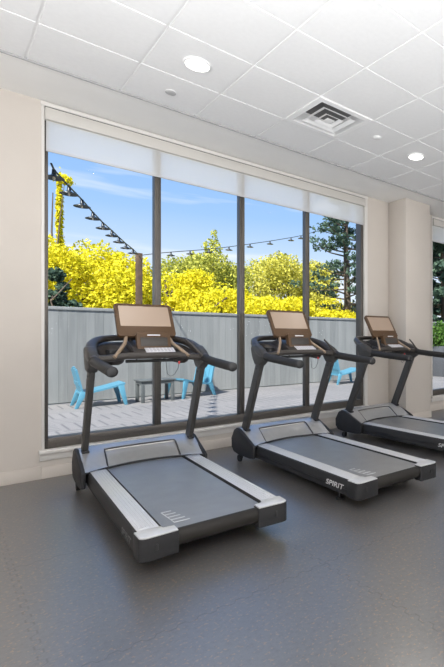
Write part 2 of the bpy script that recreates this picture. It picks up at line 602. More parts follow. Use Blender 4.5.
# ------------------------------------------------------------------ windows
def window(name, a, b, mull):
    w = struct_empty(name, (0, 0, 0))
    fy0, fy1 = WY + 0.03, WY + 0.15
    f = MB()
    f.span(a, a + 0.036, fy0, fy1, WB, WTOP, 0.003)
    f.span(b - 0.045, b, fy0, fy1, WB, WTOP, 0.003)
    f.span(a + 0.036, b - 0.045, fy0, fy1, WB + 0.012, WB + 0.105, 0.003)
    f.span(a + 0.036, b - 0.045, fy0 + 0.02, fy1, WTOP - 0.09, WTOP - 0.01, 0.003)
    f.build('window_frame', M['frame'], w)
    for xm in mull:
        m_ = MB().span(xm - 0.031, xm + 0.031, fy0, fy0 + 0.075, WB + 0.105, WTOP - 0.09, 0.003)
        m_.span(xm - 0.012, xm + 0.012, fy0 - 0.006, fy0, WB + 0.105, WTOP - 0.09, 0.001)
        m_.build('mullion', M['frame'], w)
    xs = [a + 0.036] + list(mull) + [b - 0.045]
    for p, q in zip(xs, xs[1:]):
        pa = p + (0.031 if p in mull else 0)
        qb = q - (0.031 if q in mull else 0)
        MB().span(pa, qb, fy0 + 0.055, fy0 + 0.061, WB + 0.105, WTOP - 0.09).build('glass_pane', M['glass'], w)
    return w
window('window_1', *WIN[0], (1.602, 2.510, 3.408))
window('window_2', *WIN[1], (6.9, 7.9))

for (a, b), n in zip(WIN, (1, 2)):
    # white reveal around the opening, stool and apron
    tr = MB()
    tr.span(a - 0.016, a + 0.006, WY - 0.006, WY + 0.031, WB, WTOP + 0.02, 0.002)
    tr.span(b - 0.002, b + 0.055, WY - 0.006, WY + 0.031, WB, WTOP + 0.02, 0.002)
    tr.span(a - 0.022, b + 0.055, WY - 0.020, WY + 0.031, WTOP - 0.010, CZ - 0.008, 0.002)
    struct(tr.build('trim_%d' % (n * 2), M['trim']))
    sl = MB()
    sl.span(a - 0.035, b + 0.06, WY - 0.045, WY + 0.032, WB - 0.022, WB + 0.012, 0.004)
    sl.span(a - 0.03, b + 0.05, WY - 0.012, WY, WB - 0.085, WB - 0.022, 0.003)
    struct(sl.build('window_sill_%d' % n, M['trim']))

def roller_shade(a, b, label):
    r = thing('roller_shade', label, 'blind', ((a + b) / 2, WY, WTOP), 0, 'roller shades pulled a little way down')
    L = (b - a) / 2
    cs = MB()
    cs.span(-L, L, -0.030, 0.028, -0.128, -0.022, 0.004)
    cs.build('cassette', M['cassette'], r)
    MB().span(-L, L, -0.010, 0.02, -0.022, -0.0102).build('cassette_slot', M['dark_gap'], r)
    MB().span(-L + 0.01, L - 0.01, 0.006, 0.0075, -0.385, -0.128).build('shade_fabric', M['shade'], r)
    MB().span(-L + 0.01, L - 0.01, 0.000, 0.014, -0.405, -0.385, 0.002).build('hem_bar', mat('hem_bar', (0.52, 0.52, 0.53), 0.5), r)
    return r
roller_shade(0.68, 4.36, 'white translucent roller shade along the top of the wide four-pane window')
roller_shade(5.88, 9.39, 'white roller shade over the window right of the beige pier, cut off by the frame')

# ------------------------------------------------------------------ ceiling fittings
def downlight(x, y, label):
    r = thing('recessed_downlight', label, 'ceiling light', (x, y, CZ), 0, 'round ceiling downlights')
    MB().lathe([(0.084, 0.0), (0.098, 0.0), (0.100, -0.006), (0.097, -0.013), (0.084, -0.015), (0.084, 0.0)], n=40).build('trim_ring', M['white_metal'], r)
    MB().lathe([(0.0, -0.011), (0.06, -0.0112), (0.084, -0.010)], n=40).build('lens', M['lamp_glow'], r)
    d = bpy.data.lights.new('downlight_lamp', 'AREA')
    d.shape = 'DISK'; d.size = 0.16; d.energy = 8; d.color = (1.0, 0.93, 0.84)
    o = bpy.data.objects.new('downlight_lamp', d)
    o.location = (0, 0, -0.02)
    o.parent = r
    C.objects.link(o)
    return r
downlight(GX + 1.5 * G, GY - 0.5 * G, 'round glowing downlight left of the square air vent, nearer of the two')
downlight(GX + 5.5 * G, GY - 0.5 * G, 'round glowing downlight above the beige pier, farther and smaller of the two')

def sprinkler(x, y, label, pm):
    r = thing('sprinkler_cover', label, 'sprinkler', (x, y, CZ), 0, 'ceiling sprinkler covers')
    MB().lathe([(0.0, -0.014), (0.036, -0.014), (0.041, -0.010), (0.041, -0.006), (0.034, -0.004), (0.034, 0)], n=24).build('cover_plate', pm, r)
    MB().lathe([(0.046, 0.0), (0.048, -0.003), (0.040, -0.005)], n=24).build('collar', M['white_metal'], r)
    return r
sprinkler(1.393, 4.262, 'small grey sprinkler cover on the ceiling tile below the bright downlight', mat('sprinkler_grey', (0.50, 0.50, 0.50), 0.4, metal=0.2))
sprinkler(3.19, 3.63, 'small white sprinkler cover on the tile right of the square air vent', M['tile'])

dx, dy = GX + 3.5 * G, GY - 0.5 * G
vent = thing('air_diffuser', 'square white ceiling air vent with nested slanted louvers', 'vent', (dx, dy, CZ))
def sq_ring(mb, a_in, z_in, a_out, z_out, th=0.003):
    pts_i = [(-a_in, -a_in), (a_in, -a_in), (a_in, a_in), (-a_in, a_in)]
    pts_o = [(-a_out, -a_out), (a_out, -a_out), (a_out, a_out), (-a_out, a_out)]
    t = bmesh.new()
    rows = []
    for (p, z) in ((pts_i, z_in), (pts_o, z_out), (pts_o, z_out + th), (pts_i, z_in + th)):
        rows.append([t.verts.new((q[0], q[1], z)) for q in p])
    for k in range(4):
        for r in range(4):
            a, b = rows[r], rows[(r + 1) % 4]
            t.faces.new((a[k], a[(k + 1) % 4], b[(k + 1) % 4], b[k]))
    bmesh.ops.recalc_face_normals(t, faces=t.faces)
    mb._join(t)
f = MB()
sq_ring(f, 0.246, -0.012, 0.299, -0.010, 0.022)
f.build('vent_frame', M['white_metal'], vent, smooth=20)
for a_out, a_in, zo in ((0.185, 0.142, -0.014), (0.104, 0.068, -0.018)):
    l = MB()
    sq_ring(l, a_in, zo + 0.016, a_out, zo, 0.002)
    l.build('louver', M['white_metal'], vent, smooth=20)
MB().box((0, 0, -0.016), (0.085, 0.085, 0.004), 0.001).build('center_plate', M['white_metal'], vent)
MB().span(-0.25, 0.25, -0.25, 0.25, 0.115, 0.125).build('vent_throat', M['throat'], vent)
vb = MB()
for sx, sy, ex, ey in ((-0.01, -0.29, 0.02, 0.58), ):
    pass
vb.span(-0.252, 0.252, 0.246, 0.252, 0.008, 0.115); vb.span(-0.252, 0.252, -0.252, -0.246, 0.008, 0.115)
vb.span(-0.252, -0.246, -0.246, 0.246, 0.008, 0.115); vb.span(0.246, 0.252, -0.246, 0.246, 0.008, 0.115)
vb.build('vent_box', M['white_metal'], vent)

# ------------------------------------------------------------------ treadmills (local: u right, v forward, z up; v=0 is the rear)
def text_mesh(body, size, shear=0.0):
    cu = bpy.data.curves.new('txt', 'FONT')
    cu.body = body
    cu.size = size
    cu.shear = shear
    cu.extrude = 0.0006
    cu.offset = size * 0.012
    cu.align_x = 'CENTER'
    cu.align_y = 'CENTER'
    o = bpy.data.objects.new('txt', cu)
    C.objects.link(o)
    bpy.context.view_layer.update()
    me = bpy.data.meshes.new_from_object(o.evaluated_get(bpy.context.evaluated_depsgraph_get()))
    bpy.data.objects.remove(o)
    bpy.data.curves.remove(cu)
    return me

def rounded_rect(w, h_, r, n=5):
    pts = []
    for cx_, cy_, a0 in ((w / 2 - r, h_ / 2 - r, 0), (-w / 2 + r, h_ / 2 - r, 90), (-w / 2 + r, -h_ / 2 + r, 180), (w / 2 - r, -h_ / 2 + r, 270)):
        for k in range(n + 1):
            a = R(a0 + 90 * k / n)
            pts.append((cx_ + r * math.cos(a), cy_ + r * math.sin(a)))
    return pts

def make_treadmill(label):
    tm = thing('treadmill', label, 'treadmill', (0, 0, 0), 0, 'treadmills in a row along the window')
    B = lambda mb, n, m, p=tm, **k: mb.build(n, m, p, **k)
    # ---- deck and belt
    B(MB().span(-0.285, 0.285, 0.10, 1.95, 0.112, 0.178, 0.004), 'deck', M['rubber'])
    prof = []
    for k in range(9):
        a = R(90 + 180 * k / 8)
        prof.append((0.052 + 0.044 * math.cos(a), 0.150 + 0.044 * math.sin(a)))
    prof += [(1.9, 0.106), (1.9, 0.194)]
    belt = B(MB().prism([(-0.275, p[0], p[1]) for p in prof], (0.55, 0, 0)), 'running_belt', M['belt'])
    pr = MB()
    for k in range(5):
        pr.box((-0.195 + 0.007 * k, 0.360 - 0.052 * k, 0.1946), (0.052 + 0.008 * k, 0.012, 0.0008))
    pr.prism([(-0.225, 0.366, 0.1944), (-0.221, 0.366, 0.1944), (-0.205, 0.150, 0.1944), (-0.209, 0.150, 0.1944)], (0, 0, 0.0006))
    B(pr, 'belt_print', M['belt_print'], belt)
    B(MB().tube([(-0.282, 0.050, 0.149), (0.282, 0.050, 0.149)], 0.0460, 28), 'rear_roller', M['roller'])
    # ---- side rails
    for s in (-1, 1):
        cs = [(0.285, 0.190), (0.292, 0.203), (0.398, 0.203), (0.409, 0.196), (0.417, 0.165), (0.418, 0.135), (0.412, 0.127),
              (0.413, 0.110), (0.408, 0.085), (0.398, 0.078), (0.300, 0.085), (0.285, 0.10)]
        rail = B(MB().prism([(s * a, 0.10, z) for a, z in cs], (0, 1.62, 0)), 'side_rail', M['body'], smooth=35)
        fr_ = MB()
        fr_.span(s * 0.293, s * 0.399, 0.105, 1.66, 0.203, 0.2065, 0.001)
        for q in range(5):
            uu = 0.312 + q * 0.017
            fr_.span(s * uu - 0.003, s * uu + 0.003, 0.15, 1.60, 0.2065, 0.2085)
        B(fr_, 'foot_strip', M['silver'], rail)
        # rear end cap with rounded outer corner
        pl = [(0.225, -0.004), (0.375, -0.012)]
        for k in range(1, 6):
            a = R(-90 + 90 * k / 6)
            pl.append((0.382 + 0.036 * math.cos(a), 0.026 + 0.036 * math.sin(a)))
        pl += [(0.420, 0.118), (0.287, 0.118), (0.280, 0.085), (0.225, 0.075)]
        cap = B(MB().prism([(s * a, v, 0.080) for a, v in pl], (0, 0, 0.120), 0.004), 'end_cap', M['body'])
        top = [((a - 0.32) * 0.96 + 0.32, (v - 0.05) * 0.95 + 0.05) for a, v in pl]
        B(MB().prism([(s * a, v, 0.200) for a, v in top], (0, 0, 0.008), 0.002), 'cap_top', M['silver'], cap)
        B(MB().box((s * 0.335, -0.010, 0.145), (0.014, 0.012, 0.036), 0.003), 'bolt_slot', M['rubber'], cap)
        # feet
        ft = MB().lathe([(0.0, 0.0), (0.030, 0.0), (0.032, 0.012), (0.012, 0.02), (0.012, 0.09)], (s * 0.345, 0.32, 0), 16)
        B(ft, 'levelling_foot', M['rubber'])
    # ---- motor hood: a heightfield with an inset panel
    HW = 0.437
    def v0(u):
        return 1.62 + 0.155 * (1 - (u / HW) ** 2)
    def hood(a, b):
        u = -HW + 2 * HW * a
        vs, ve = v0(u), 2.11
        if b < 0.8:
            sfr = b / 0.8
            v = vs + (1.99 - vs) * sfr
            z = 0.210 + 0.137 * math.sin(sfr * math.pi / 2) ** 1.15
            inset = 0.0
            if abs(u) < 0.270 and sfr < 0.66:
                inset = 0.019
            z -= inset
        else:
            q = (b - 0.8) / 0.2
            v = 1.99 + (ve - 1.99) * math.sin(q * math.pi / 2)
            z = 0.347 - 0.247 * (1 - math.cos(q * math.pi / 2))
        edge = max(0.0, (abs(u) - 0.36) / (HW - 0.36))
        z -= 0.012 * edge ** 2
        return (u, v, z)
    us = 64
    hm = MB().grid(hood, us, 60)
    B(hm, 'motor_hood', M['hood'], smooth=28)
    def on_hood(u, b, dz=0.0):
        vs = v0(u)
        return (u, vs + (1.99 - vs) * b, 0.210 + 0.137 * math.sin(b * math.pi / 2) ** 1.15 + dz)
    dark_line = [on_hood(-0.272, b, -0.006) for b in (0.03, 0.2, 0.4, 0.55)] + [on_hood(-0.268, 0.655, -0.008)]
    dark_line += [on_hood(-0.27 + 0.54 * k / 16, 0.668, -0.008) for k in range(1, 16)]
    dark_line += [on_hood(0.268, 0.655, -0.008)] + [on_hood(0.272, b, -0.006) for b in (0.55, 0.4, 0.2, 0.03)]
    B(MB().tube(dark_line, 0.0075, 8), 'hood_step_shadow', M['rubber'])  # dark tube stands in for the shadow under the hood's step
    B(MB().tube([(u / 20, v0(u / 20) - 0.006, 0.203) for u in [k * 0.86 - 8.6 for k in range(21)]], 0.0085, 8), 'hood_gap_shade', M['rubber'])  # dark tube in place of the shaded gap between belt and hood
    hb = MB()
    hb.span(-0.43, 0.43, 1.80, 2.05, 0.085, 0.215, 0.01)
    B(hb, 'motor_pan', M['body'])
    for s in (-1, 1):
        pv = [(1.605, 0.09), (1.598, 0.205), (1.64, 0.226), (1.80, 0.288), (1.93, 0.336), (1.985, 0.342), (2.05, 0.312), (2.115, 0.22), (2.11, 0.13), (2.06, 0.085), (1.95, 0.072), (1.70, 0.075)]
        B(MB().prism([(s * 0.432, v, z) for v, z in pv], (s * 0.030, 0, 0), 0.009, 3), 'hood_side_panel', M['body'])
        wl = B(MB().tube([(s * 0.425, 1.955, 0.034), (s * 0.452, 1.955, 0.034)], 0.034, 18), 'transport_wheel', M['rubber'])
        B(MB().span(s * 0.415, s * 0.425, 1.93, 1.98, 0.03, 0.10, 0.003), 'wheel_bracket', M['body'], wl)
        # ---- upright
        a = Vector((s * 0.400, 1.945, 0.27)); b = Vector((s * 0.400, 1.560, 1.05))
        w_, d_ = 0.038, 0.118
        pts = []
        up = MB().prism([(a.x - w_ / 2, a.y - d_ / 2, a.z), (a.x + w_ / 2, a.y - d_ / 2, a.z), (a.x + w_ / 2, a.y + d_ / 2, a.z), (a.x - w_ / 2, a.y + d_ / 2, a.z)], b - a, 0.007, 3)
        post = B(up, 'upright_post', M['post'])
        for k in range(2):
            c_ = a.lerp(b, 0.88 + 0.06 * k)
            B(MB().tube([(s * 0.400 - 0.0225, c_.y + 0.01, c_.z), (s * 0.400 + 0.0225, c_.y + 0.01, c_.z)], 0.009, 10), 'post_bolt', M['rubber'], post)
        co = MB().box((s * 0.400, 1.915, 0.325), (0.050, 0.15, 0.020), 0.006)
        B(co, 'post_collar', M['body'], post)
        # ---- handrail
        hr = MB().tube([(s * 0.392, 0.840, 1.030), (s * 0.392, 0.95, 1.036), (s * 0.392, 1.25, 1.056), (s * 0.395, 1.42, 1.070), (s * 0.400, 1.56, 1.090)],
                       [0.0335, 0.035, 0.036, 0.036, 0.034], 18)
        hr_o = B(hr, 'handrail', M['grip'])
        B(MB().lathe([(0.0, 0.0), (0.026, 0.001), (0.033, 0.006), (0.036, 0.014), (0.036, 0.03)], n=18), 'rail_end_cap', M['rubber'], hr_o)
        e_ = hr_o.children[0]
        e_.location = (s * 0.392, 0.826, 1.0295)
        e_.rotation_euler = (R(-90 + 2), 0, 0)
    # ---- console frame: bracket corners flowing into one hoop
    hoop = []
    rad = []
    half = [(0.398, 1.46, 1.078, .036), (0.398, 1.53, 1.098, .040), (0.397, 1.60, 1.130, .042), (0.390, 1.68, 1.165, .040), (0.374, 1.76, 1.198, .036),
            (0.340, 1.84, 1.225, .032), (0.285, 1.90, 1.244, .029), (0.210, 1.94, 1.254, .026), (0.11, 1.96, 1.258, .026)]
    for s in (-1, 1):
        pv = [(1.455, 1.035), (1.455, 1.105), (1.53, 1.150), (1.62, 1.188), (1.70, 1.192), (1.725, 1.150), (1.69, 1.06), (1.64, 0.995), (1.54, 0.985)]
        B(MB().prism([(s * 0.364, v, z) for v, z in pv], (s * 0.070, 0, 0), 0.018, 3), 'post_bracket', M['post'])
    for u, v, z, r_ in half:
        hoop.append((-u, v, z)); rad.append(r_)
    hoop.append((0, 1.96, 1.258)); rad.append(.026)
    for u, v, z, r_ in half[::-1]:
        hoop.append((u, v, z)); rad.append(r_)
    B(MB().tube(hoop, rad, 18), 'console_hoop', M['ring'])
    # rear cross bar and tray
    cb = [(-0.385, 1.50, 1.088), (-0.30, 1.507, 1.095), (-0.18, 1.512, 1.112), (0.18, 1.512, 1.112), (0.30, 1.507, 1.095), (0.385, 1.50, 1.088)]
    B(MB().tube(cb, [.030, .028, .027, .027, .028, .030], 16), 'cross_bar', M['ring'])
    def tray(a, b):
        u = (-1 + 2 * a) * (0.39 - 0.10 * b * b)
        v = 1.51 + 0.44 * b
        z = 1.085 + 0.135 * b
        for cu_ in (-0.245, 0.245):
            d2 = math.hypot((u - cu_) / 0.085, (v - 1.71) / 0.13)
            z -= 0.075 * max(0, min(1, (1.25 - d2) * 3))
        return (u, v, z)
    B(MB().grid(tray, 60, 30), 'console_tray', M['ring'])
    for s in (-1, 1):
        B(MB().lathe([(0.0, -0.055), (0.040, -0.055), (0.044, 0.02), (0.049, 0.022), (0.050, 0.018)], (s * 0.245, 1.70, 1.135), 24), 'cup_holder', M['rubber'])
    # key panel, tablet box
    kp = [(1.495, 1.115), (1.500, 1.137), (1.62, 1.190), (1.80, 1.235), (1.90, 1.215), (1.90, 1.12), (1.62, 1.08)]
    B(MB().prism([(-0.13, v, z) for v, z in kp], (0.30, 0, 0), 0.006), 'key_panel', M['ring'])
    rx = Matrix.Rotation(math.atan2(0.053, 0.12), 4, 'X')
    kpd = B(MB().box((0.062, 1.535, 1.156), (0.215, 0.085, 0.006), 0.002, rx), 'keypad', M['keypad'])
    kb = MB()
    for i in range(8):
        for j in range(3):
            p = Vector((-0.093 + 0.0265 * i, -0.027 + 0.027 * j, 0.003))
            q = rx @ p + Vector((0.062, 1.535, 1.156))
            kb.box(q, (0.018, 0.016, 0.003), 0.001, rx)
    B(kb, 'keys', mat('key_grey', (0.42, 0.42, 0.46), 0.4) if 'keyg' not in M else M['keyg'], kpd)
    tilt = Matrix.Rotation(R(-16), 4, 'X')
    bx = MB()
    rr = rounded_rect(0.250, 0.150, 0.020)
    M4 = Matrix.Translation((0.030, 1.585, 1.232)) @ tilt
    bx.prism([M4 @ Vector((p, 0.0, q)) for p, q in rr], tilt @ Vector((0, 0.06, 0)), 0.004)
    box = B(bx, 'tablet_rest', M['bezel'])
    B(MB().box(M4 @ Vector((0, -0.001, 0.048)), (0.095, 0.004, 0.010), 0.001, tilt), 'slot_insert', M['keypad'], box)
    B(MB().box(M4 @ Vector((0, -0.004, -0.010)), (0.200, 0.006, 0.075), 0.002, tilt), 'rest_pad', M['ring'], box)
    B(MB().tube([(-0.175, 1.575, 1.066), (0.175, 1.575, 1.066)], 0.0125, 12), 'heart_rate_bar', M['rubber'])
    for s in (-1, 1):
        B(MB().tube([(s * 0.10, 1.575, 1.066), (s * 0.10, 1.56, 1.095)], 0.006, 8), 'bar_bracket', M['rubber'])
    # ---- screen
    lo = Vector((0, 1.640, 1.272)); hi = Vector((0, 1.822, 1.550))
    d = (hi - lo); H = d.length; d.normalize()
    n_ = Vector((0, -d.z, d.y))                      # towards the runner
    def P(u, s_, out=0.0):
        return lo + d * s_ + Vector((u, 0, 0)) + n_ * out
    sc = MB().prism([P(p, q + H / 2) for p, q in rounded_rect(0.432, H, 0.028)], -n_ * 0.036, 0.005)
    scr = B(sc, 'screen_housing', M['bezel'])
    B(MB().prism([P(p, q + H * 0.605) for p, q in rounded_rect(0.375, H * 0.62, 0.006)], n_ * 0.0015), 'display', M['screen'], scr)
    B(MB().box(P(0, H * 0.35, -0.07), (0.16, 0.06, 0.12), 0.012), 'rear_cover', M['ring'], scr)
    for s in (-1, 1):
        st = MB().tube([(s * 0.268, 1.475, 1.103), (s * 0.235, 1.52, 1.140), (s * 0.175, 1.61, 1.210), (s * 0.15, 1.675, 1.285)], [.013, .014, .014, .012], 12)
        B(st, 'screen_strut', M['strut'])
        B(MB().tube([(s * 0.10, 1.80, 1.21), (s * 0.10, 1.76, 1.35)], 0.022, 12), 'screen_mount', M['ring'])
    B(MB().tube([(0.240, 1.46, 1.240), (0.290, 1.45, 1.190), (0.365, 1.44, 1.100)], [.009, .010, .011], 10), 'side_lever', M['ring'])
    # safety key cord
    key = B(MB().tube([(0.09, 1.49, 1.10), (0.091, 1.475, 1.06), (0.095, 1.47, 1.00), (0.102, 1.475, 0.955), (0.13, 1.485, 0.935), (0.16, 1.49, 0.95), (0.19, 1.50, 1.00), (0.20, 1.51, 1.05), (0.20, 1.51, 1.10)], 0.0022, 6), 'safety_cord', M['rubber'])
    B(MB().box((0.200, 1.51, 1.045), (0.016, 0.012, 0.024), 0.004), 'cord_clip', M['red'], key)
    # lettering on both sides
    for s in (-1, 1):
        me = LETTERS
        o = bpy.data.objects.new('side_lettering', me)
        C.objects.link(o)
        o.parent = tm
        o.matrix_local = Matrix(((0, 0, s * 1.0, s * 0.4188), (s * 1.0, 0, 0, 0.29), (0, 1, 0, 0.138), (0, 0, 0, 1)))
    return tm

M['keyg'] = mat('key_grey', (0.42, 0.42, 0.46), 0.4)
LETTERS = text_mesh('SPIRIT', 0.056, 0.25)
LETTERS.transform(Matrix.Diagonal((1.55, 1, 1, 1)))
LETTERS.materials.append(M['print'])
t1 = make_treadmill('grey treadmill nearest the left wall, blue patio chairs behind its uprights, faint grey side lettering')
t2 = copy_tree(t1)
t3 = copy_tree(t1)
t2['label'] = 'grey treadmill in the middle of the row, white lettering whole on its side rail'
t3['label'] = 'grey treadmill in front of the beige pier, its rear cut off by the picture edge'
for o, x, y, th in ((t1, 1.143, 2.668, 3.2), (t2, 2.494, 2.566, 2.23), (t3, 4.016, 2.735, -0.38)):
    o.location = (x, y, 0)
    o.rotation_euler = (0, 0, -R(th))
LG = LETTERS.copy()
LG.materials.clear()
LG.materials.append(M['ghost_print'])
for ch in t1.children:
    if ch.name.startswith('side_lettering'):
        ch.data = LG

# ------------------------------------------------------------------ outside: patio, fence, furniture
FY = 11.0
struct(MB().span(-3, 22, WY + WT, FY + 0.1, -0.08, 0.0).build('patio_floor', M['deck']))
struct(MB().span(-30, 70, FY + 0.1, 70, -0.5, -0.05).build('ground', M['soil']))
fence = thing('patio_fence', 'long grey vertical board fence behind the blue chairs', 'fence', (0, FY, 0))
fb = MB()
xx = -2.0
bw = 0.145
while xx < 20:
    fb.span(xx, xx + bw - 0.002, 0.0 + rng.uniform(0, .003), 0.025, 0.02, 1.80)
    xx += bw
fb.build('board_panel', M['fence'], fence)
MB().span(-2, 20, -0.02, 0.05, 1.80, 1.86, 0.004).build('cap_rail', M['fence'], fence)
for zz in (0.35, 1.45):
    MB().span(-2, 20, 0.026, 0.07, zz, zz + 0.09).build('back_rail', M['fence'], fence)

def lounge_chair(label, loc, rz):
    r = thing('patio_lounge_chair', label, 'chair', loc, rz, 'blue patio lounge chairs')
    def seat(a, b):
        v = -0.28 + 0.56 * a
        q = -0.40 + 0.80 * b
        z = 0.30 + 0.13 * b ** 1.4
        if b > 0.9:
            z -= 0.05 * ((b - 0.9) / 0.1) ** 2
        return (q, v, z)
    sm = MB()
    for k in range(5):
        sm.prism([(-0.36 + .76 * i / 8 if True else 0, -0.285 + 0.116 * k, 0.27 + 0.15 * (i / 8) ** 1.3) for i in range(9)] +
                 [(0.40 - .76 * i / 8, -0.285 + 0.116 * k, 0.235 + 0.15 * ((8 - i) / 8) ** 1.3) for i in range(9)], (0, 0.108, 0))
    sm.build('seat', M['blue'], r)
    bk = MB()
    for k in range(5):
        y0 = -0.285 + 0.116 * k
        h_ = 0.47 + 0.05 * (1 - abs(k - 2) / 2)
        bk.prism([(-0.30, y0, 0.25), (-0.34, y0, 0.27), (-0.34 - 0.22 * h_, y0, 0.25 + 0.93 * h_), (-0.305 - 0.22 * h_, y0, 0.26 + 0.93 * h_)], (0, 0.108, 0))
    bk.prism([(-0.36, -0.28, 0.40), (-0.385, -0.28, 0.40), (-0.40, -0.28, 0.47), (-0.375, -0.28, 0.47)], (0, 0.56, 0))
    bk.build('backrest', M['blue'], r)
    for sy in (-1, 1):
        MB().prism([(0.27, sy * 0.245, 0.36), (0.38, sy * 0.245, 0.38), (0.44, sy * 0.265, 0.0), (0.385, sy * 0.265, 0.0)], (0, sy * 0.04, 0), 0.004).build('leg', M['blue'], r)
        MB().prism([(-0.36, sy * 0.245, 0.30), (-0.24, sy * 0.245, 0.29), (-0.40, sy * 0.265, 0.0), (-0.455, sy * 0.265, 0.0)], (0, sy * 0.04, 0), 0.004).build('leg', M['blue'], r)
    return r
c1 = lounge_chair('blue patio lounge chair left of the dark table, facing right, behind the left upright', (2.13, 10.28, 0), R(-3))
c1.scale = (0.90, 1, 1)
c2 = copy_tree(c1)
tag(c2, 'blue patio lounge chair right of the dark table, turned to face left', 'chair', 'blue patio lounge chairs')
c2.location = (3.80, 10.42, 0); c2.rotation_euler = (0, 0, R(196))
c3 = copy_tree(c1)
tag(c3, 'blue patio lounge chair farthest right, seen between two treadmills below the pine', 'chair', 'blue patio lounge chairs')
c3.location = (7.85, 10.3, 0); c3.rotation_euler = (0, 0, R(-8))

tb = thing('patio_side_table', 'small dark grey slatted side table between two blue patio chairs', 'table', (3.03, 10.15, 0), R(0))
tt = MB()
for k in range(5):
    tt.span(-0.32, 0.32, -0.225 + 0.09 * k, -0.225 + 0.09 * k + 0.082, 0.415, 0.44, 0.003)
tt.build('table_top', M['table'], tb)
ap = MB()
ap.span(-0.29, 0.29, -0.20, -0.18, 0.355, 0.415); ap.span(-0.29, 0.29, 0.18, 0.20, 0.355, 0.415)
ap.span(-0.29, -0.27, -0.18, 0.18, 0.355, 0.415); ap.span(0.27, 0.29, -0.18, 0.18, 0.355, 0.415)
ap.build('table_apron', M['table'], tb)
for sx in (-1, 1):
    for sy in (-1, 1):
        MB().box((sx * 0.265, sy * 0.175, 0.18), (0.055, 0.055, 0.36), 0.004).build('leg', M['table'], tb)

# timber post with the strings of lamps
PX, PY = 3.03, 11.2
tag(MB().span(-0.055, 0.055, -0.055, 0.055, -0.08, 3.09, 0.005).build('light_post', M['wood_post'], None, (PX, PY, 0)),
    'brown timber post rising behind the fence that carries the lamp strings', 'post')
def lamp_string(label, loc, cable, lamps):
    """points are offsets from loc"""
    r = thing('string_lights', label, 'string lights', loc, 0, 'strings of black shaded lamps')
    L = Vector(loc)
    MB().tube([Vector(p) - L for p in cable], 0.009, 6).build('cable', M['lamp'], r)
    for i, p in enumerate(lamps):
        q = Vector(p) - L
        lm = MB().lathe([(0.0, 0.0), (0.016, 0.0), (0.019, -0.045), (0.028, -0.055), (0.082, -0.078), (0.084, -0.084), (0.02, -0.070), (0.0, -0.070)], q, 18).build('lamp_shade', M['lamp'], r)
        MB().lathe([(0.0, -0.064), (0.008, -0.066), (0.014, -0.082), (0.010, -0.097), (0.0, -0.100)], q, 12).build('bulb', mat('clear_bulb', (0.55, 0.5, 0.4), 0.2) if 'bulb' not in M else M['bulb'], lm)
    return r
M['bulb'] = mat('clear_bulb', (0.55, 0.5, 0.4), 0.2)
def sagline(a, b, sag, n=24):
    a, b = Vector(a), Vector(b)
    return [a.lerp(b, k / n) - Vector((0, 0, sag * 4 * (k / n) * (1 - k / n))) for k in range(n + 1)]
# left string comes down from the eave to the post
lsA = [(0.76, 5.50, 2.90), (0.796, 5.612, 2.88), (0.985, 6.056, 2.865), (1.181, 6.52, 2.865), (1.379, 6.987, 2.845), (1.591, 7.488, 2.84), (1.816, 8.02, 2.857), (2.02, 8.499, 2.862), (2.253, 9.051, 2.875), (2.525, 9.692, 2.905), (PX - 0.03, PY - 0.07, 3.05)]
lamp_string('string of black shaded lamps climbing from the post to the upper left window corner', (PX - 0.03, PY - 0.07, 3.05), lsA, lsA[1:10])
K_ = 11.2 / 10.2
lsB = [Vector((PX + 0.07, PY, 3.06))] + [Vector((p[0] * K_, PY, 1.25 + (p[1] - 1.25) * K_)) for p in ((3.05, 2.96), (3.34, 3.03), (3.71, 3.11), (4.103, 3.197), (4.543, 3.314), (5.036, 3.454), (5.539, 3.60), (6.106, 3.775), (6.391, 3.871), (7.2, 4.2))]
lamp_string('string of black shaded lamps running right from the post towards the dark pine', (PX + 0.07, PY, 3.06), lsB, [lsB[k] for k in (2, 3, 4, 5, 6, 7, 8, 9)])

# planter with hedge outside the right-hand window
pl = thing('planter_box', 'long dark grey planter box under the green hedge outside the right window', 'planter', (13.2, 10.0, 0))
pb = MB()
pb.span(-1.9, 1.9, -0.40, -0.35, 0, 1.0, 0.006); pb.span(-1.9, 1.9, 0.35, 0.40, 0, 1.0, 0.006)
pb.span(-1.9, -1.85, -0.35, 0.35, 0, 1.0, 0.006); pb.span(1.85, 1.9, -0.35, 0.35, 0, 1.0, 0.006)
pb.span(-1.85, 1.85, -0.35, 0.35, 0, 0.9)
pb.build('planter_shell', M['planter'], pl)
MB().span(-1.85, 1.85, -0.35, 0.35, 0.9, 0.93).build('planter_soil', M['bark'], pl)

